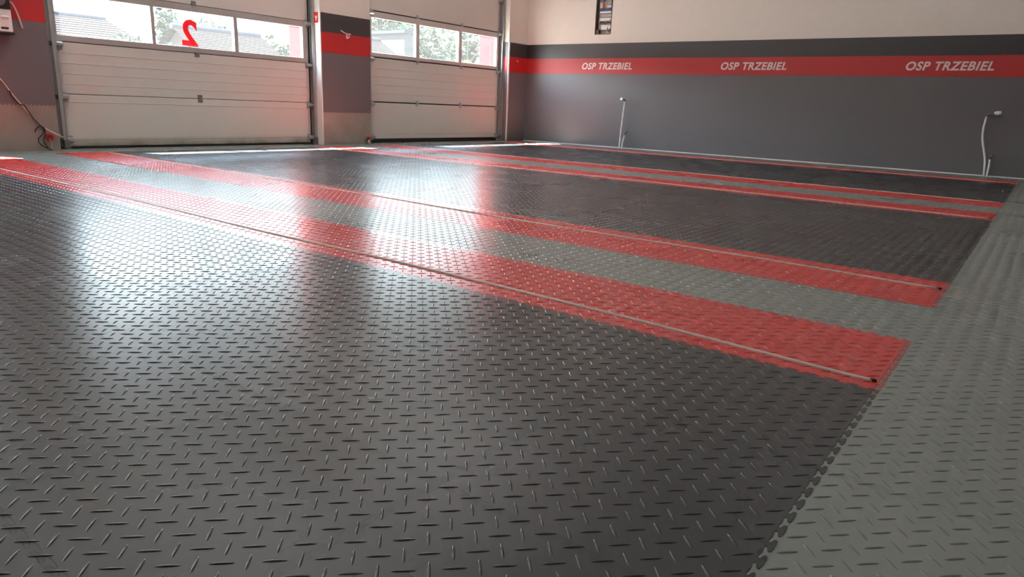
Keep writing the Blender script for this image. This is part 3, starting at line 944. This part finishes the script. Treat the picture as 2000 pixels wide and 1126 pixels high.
tube(bm, spline([(1.935, W0 - 0.015, 0.185), (1.945, W0 - 0.02, 0.215), (1.985, W0 - 0.024, 0.245), (2.02, W0 - 0.026, 0.215), (2.015, W0 - 0.026, 0.16), (2.00, W0 - 0.024, 0.10), (2.03, W0 - 0.02, 0.03)], 8), 0.0055, 8)
obj('tangled_cable', bm, M['black_cable'], label='dark looped cable hanging to the floor left of the numbered door', cat='cable')
g = empty('wall_socket', (2.065, YD, 0.135), 'round red wall fitting low on the wall left of the numbered door', 'wall fitting')
bm = nb(); cyl(bm, (2.065, YD - 0.003, 0.133), (2.065, YD - 0.020, 0.133), 0.038, 0.036, 24)
obj('rim', bm, M['red_plastic'], g)
bm = nb(); cyl(bm, (2.065, YD - 0.020, 0.133), (2.065, YD - 0.026, 0.133), 0.024, 0.022, 20)
obj('plug', bm, M['dark_red'], g)
bm = nb(); tube(bm, spline([(2.05, YD - 0.026, 0.125), (2.062, YD - 0.032, 0.10), (2.066, YD - 0.025, 0.06), (2.066, YD - 0.02, 0.004)], 6), 0.0028, 6)
obj('thread', bm, M['pink_cable'], g)
g = empty('pipe_outlet', (6.245, YD, 0.05), 'small red and white outlet low on the pillar between the doors', 'wall fitting')
bm = nb(); cyl(bm, (6.25, YD - 0.003, 0.085), (6.25, YD - 0.028, 0.085), 0.030, 0.027, 18); box(bm, 6.235, 6.262, YD - 0.05, YD - 0.028, 0.075, 0.105, 0.003)
obj('cap', bm, M['red_plastic'], g)
bm = nb(); cyl(bm, (6.225, YD - 0.02, 0.082), (6.21, YD - 0.045, 0.078), 0.011, n=10)
obj('plug', bm, M['dark_red'], g)
bm = nb(); cyl(bm, (6.245, YD - 0.022, 0.06), (6.25, YD - 0.024, 0.012), 0.014, 0.016, 12)
obj('nipple', bm, M['white_plastic'], g)
g = empty('cable_outlet', (5.9, YD, 1.47), 'white cable outlet on the red band of the pillar between the doors', 'cable outlet')
bm = nb(); box(bm, 5.872, 5.922, W0 - 0.022, W0 - 0.0005, 1.440, 1.492, 0.004)
obj('box', bm, M['white_plastic'], g)
bm = nb(); cyl(bm, (5.89, W0 - 0.0215, 1.473), (5.89, W0 - 0.0235, 1.473), 0.011, n=12); box(bm, 5.905, 5.925, W0 - 0.024, W0 - 0.001, 1.432, 1.452, 0.002)
obj('hole', bm, M['dark_red'], g)
bm = nb(); tube(bm, spline([(5.932, W0 - 0.03, 1.502), (5.895, W0 - 0.032, 1.500), (5.85, W0 - 0.03, 1.503), (5.80, W0 - 0.03, 1.518), (5.762, W0 - 0.03, 1.535)], 6), 0.0075, 8)
obj('cable', bm, M['pink_cable'], g)
g = empty('cable_stub', (9.80, YD, 1.41), 'tiny pale cable stub on the red band in the corner', 'cable stub')
bm = nb(); tube(bm, spline([(9.805, W0, 1.425), (9.80, W0 - 0.025, 1.435), (9.815, W0 - 0.04, 1.41)], 5), 0.0075, 8); obj('cable', bm, M['pink_cable'], g)
bm = nb(); cyl(bm, (9.806, W0 + 0.001, 1.402), (9.806, W0 - 0.005, 1.402), 0.012, n=12); obj('hole', bm, M['dark_red'], g)

# ------------------------------------------------------------------ added fill lights, unseen above the frame
def fill_lamp(x, y, power, w=0.5, l=2.4):
    lt = empty('fill_light', (x, y, ZC - 1.3), 'added fill light under the ceiling, out of view', 'fill light', 'added fill lights under the ceiling')
    bx('fill_body', x - w / 2, x + w / 2, y - l / 2, y + l / 2, ZC - 1.36, ZC - 1.32, M['white_metal'], lt, 0.004)
    for s in (-1, 1):
        bm = nb(); cyl(bm, (x, y + s * l * 0.4, ZC - 1.32), (x, y + s * l * 0.4, ZC), 0.004, n=6)
        obj('fill_rod', bm, M['galv'], lt)
    ld = bpy.data.lights.new('lamp', 'AREA'); ld.shape = 'RECTANGLE'; ld.size = w * 0.9; ld.size_y = l * 0.95
    ld.energy = power; ld.color = FILL_COL
    lo = bpy.data.objects.new('lamp', ld); lo.rotation_euler = (PI, 0, 0); lo.location = (x, y, ZC - 1.315)
    put(lo, parent=lt)


FILL_COL = (1.0, 0.985, 0.97)
FILL_POWER = 56  # strength of the added interior fill, no known fixtures
for x in (0.0, 3.0, 6.0): fill_lamp(x, 5.3, FILL_POWER * 1.35)
for x in (1.5, 4.6, 7.7): fill_lamp(x, 0.2, FILL_POWER * 0.42)

# ------------------------------------------------------------------ outside
bx('ground_outside', -30, 90, YO, 110, -0.30, -0.05, M['paving'], label='pale paved yard outside the doors', cat='ground', kind='structure')


def gable_house(name, x0, x1, y0, y1, ze, zr, label, hip=0.0, wm='render_wall'):
    """ridge runs along x; y0 is the near eave"""
    h = empty(name, ((x0 + x1) / 2, y0, -0.05), label, 'house')
    bx('wall', x0 + 0.3, x1 - 0.3 - hip * 0.0, y0 + 0.4, y1 - 0.4, -0.05, ze, M[wm], h)
    ym = (y0 + y1) / 2
    bm = nb()
    rows = 14
    # stepped courses of tiles on both slopes
    for s, ya in ((0, y0), (1, y1)):
        for k in range(rows):
            t0, t1 = k / rows, (k + 1) / rows
            ya0 = ya + (ym - ya) * t0; ya1 = ya + (ym - ya) * t1
            za0 = ze + (zr - ze) * t0 + 0.05; za1 = ze + (zr - ze) * t1
            xa, xb = x0, x1 - hip * t0
            xb1 = x1 - hip * t1
            v = [bm.verts.new(p) for p in ((xa, ya0, za0), (xb, ya0, za0), (xb1, ya1, za1), (xa, ya1, za1))]
            bm.faces.new(v)
            v2 = [bm.verts.new(p) for p in ((xa, ya0, za0 - 0.06), (xb, ya0, za0 - 0.06), (xb, ya0, za0), (xa, ya0, za0))]
            bm.faces.new(v2)
    if hip:
        v = [bm.verts.new(p) for p in ((x1, y0, ze + 0.05), (x1, y1, ze + 0.05), (x1 - hip, ym, zr))]; bm.faces.new(v)
    obj('roof', bm, M['roof_tile'], h)
    bm = nb(); cyl(bm, (x0, ym, zr + 0.02), (x1 - hip, ym, zr + 0.02), 0.13, n=8); obj('ridge', bm, M['ridge_tile'], h)
    if not hip:
        for x in (x0 + 0.3, x1 - 0.45):
            bm = nb()
            prism(bm, [(y0 + 0.4, ze), (y1 - 0.4, ze), (ym, zr - 0.08)], 'x', x, x + 0.15)
            obj('gable', bm, M[wm], h)
        for yy in (ym - 0.9, ym + 0.5):
            bx('gable_window', x0 + 0.25, x0 + 0.31, yy, yy + 0.5, ze - 0.1, ze + 0.5, M['win_dark'], h)
    return h


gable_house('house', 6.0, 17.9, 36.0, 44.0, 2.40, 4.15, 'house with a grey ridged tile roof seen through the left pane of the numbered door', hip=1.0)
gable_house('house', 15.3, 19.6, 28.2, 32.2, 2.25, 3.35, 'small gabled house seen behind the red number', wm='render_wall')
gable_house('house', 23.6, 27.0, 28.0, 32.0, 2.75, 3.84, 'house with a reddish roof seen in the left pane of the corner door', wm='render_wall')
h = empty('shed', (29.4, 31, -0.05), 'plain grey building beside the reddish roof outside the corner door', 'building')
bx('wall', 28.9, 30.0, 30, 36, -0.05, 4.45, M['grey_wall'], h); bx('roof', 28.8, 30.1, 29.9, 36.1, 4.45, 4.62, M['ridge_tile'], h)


def tree(x, y, h, r, label, leaf='leaf', n=900, rz=None, base=None):
    t = empty('tree', (x, y, -0.05), label, 'tree', None)
    rz = rz or r
    cz = h - rz
    rng = np.random.default_rng(int(x * 131 + y * 17))
    lobes = [(0, 0, 0, 1.0)] + [(rng.normal(0, .45), rng.normal(0, .45), rng.normal(0, .4), rng.uniform(.35, .6)) for _ in range(9)]
    bm = nb()
    for _ in range(n):
        lx, ly, lz, lr = lobes[rng.integers(len(lobes))]
        d = rng.normal(0, 1, 3); d /= np.linalg.norm(d)
        q = lr * rng.uniform(0.55, 1.0) ** 0.5
        p = Vector((x + (lx + d[0] * q) * r * .75, y + (ly + d[1] * q) * r * .75, cz + (lz + d[2] * q) * rz * .75))
        s = rng.uniform(0.10, 0.22) * (r / 2.2) ** 0.5
        a = Vector(rng.normal(0, 1, 3)).normalized(); b = a.orthogonal().normalized()
        bm.faces.new([bm.verts.new(p + v) for v in (a * s * 1.4, b * s * .7, -a * s * 1.4, -b * s * .7)])
    obj('foliage', bm, M[leaf], t)
    bm = nb(); cyl(bm, (x, y, -0.05), (x, y, cz), 0.16, 0.08, 10)
    for k in range(5):
        an = k * 1.3; cyl(bm, (x, y, cz * 0.7), (x + math.cos(an) * r * .6, y + math.sin(an) * r * .6, cz + rz * .3), 0.06, 0.02, 6)
    obj('trunk', bm, M['bark'], t)


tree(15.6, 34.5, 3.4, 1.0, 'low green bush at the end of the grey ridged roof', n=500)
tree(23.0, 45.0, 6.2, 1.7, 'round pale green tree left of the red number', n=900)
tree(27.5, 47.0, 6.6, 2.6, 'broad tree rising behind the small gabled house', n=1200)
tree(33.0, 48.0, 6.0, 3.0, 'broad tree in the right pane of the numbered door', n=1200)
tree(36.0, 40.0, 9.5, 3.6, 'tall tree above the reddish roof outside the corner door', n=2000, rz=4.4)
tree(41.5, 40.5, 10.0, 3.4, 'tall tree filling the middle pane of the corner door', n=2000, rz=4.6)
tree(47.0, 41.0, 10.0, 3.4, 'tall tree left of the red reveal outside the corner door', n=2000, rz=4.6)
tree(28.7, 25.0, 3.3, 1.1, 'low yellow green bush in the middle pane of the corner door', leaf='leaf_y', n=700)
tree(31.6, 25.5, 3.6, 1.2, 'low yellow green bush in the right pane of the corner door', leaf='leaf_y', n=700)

# ------------------------------------------------------------------ sun, sky, portals
sd = bpy.data.lights.new('sun', 'SUN'); sd.energy = 190.0; sd.angle = math.radians(0.6); sd.color = (1.0, 0.95, 0.87)
so = bpy.data.objects.new('sun', sd); COL.objects.link(so)
so.rotation_euler = Vector((0.285, -0.68, -1.0)).to_track_quat('-Z', 'Y').to_euler()

w = bpy.data.worlds.new('sky'); scene.world = w
w.use_nodes = True
nt = w.node_tree
bg = nt.nodes['Background']
tc = nt.nodes.new('ShaderNodeTexCoord'); sep = nt.nodes.new('ShaderNodeSeparateXYZ')
nt.links.new(tc.outputs['Generated'], sep.inputs[0])
rp = nt.nodes.new('ShaderNodeValToRGB')
rp.color_ramp.elements[0].position = 0.05; rp.color_ramp.elements[0].color = (0.10, 0.10, 0.10, 1)
rp.color_ramp.elements[1].position = 0.6; rp.color_ramp.elements[1].color = (0.55, 0.75, 1.0, 1)
el = rp.color_ramp.elements.new(0.16); el.color = (0.80, 0.92, 1.0, 1)
nt.links.new(sep.outputs['Z'], rp.inputs[0]); nt.links.new(rp.outputs[0], bg.inputs['Color'])
bg.inputs['Strength'].default_value = 30.0

PORTALS = [(2.30, 5.30, 1.13, 1.55), (6.49, 9.45, 1.30, 1.81), (-1.86, 1.14, 1.13, 1.55)]
for x0, x1, z0, z1 in PORTALS:
    pl = bpy.data.lights.new('window_portal', 'AREA'); pl.shape = 'RECTANGLE'; pl.size = x1 - x0; pl.size_y = z1 - z0
    po = bpy.data.objects.new('window_portal', pl); po.location = ((x0 + x1) / 2, YP + 0.06, (z0 + z1) / 2)
    po.rotation_euler = (-PI / 2, 0, 0)
    pl.cycles.is_portal = True
    COL.objects.link(po)
# ------------------------------------------------------------------ view
scene.view_settings.view_transform = 'Standard'
scene.view_settings.look = 'None'
scene.view_settings.gamma = 1.0
scene.view_settings.exposure = 0.12
scene.view_settings.use_curve_mapping = False
scene.cycles.sample_clamp_indirect = 25.0
scene.cycles.max_bounces = 10
scene.cycles.diffuse_bounces = 6
scene.cycles.glossy_bounces = 4
scene.cycles.transparent_max_bounces = 12
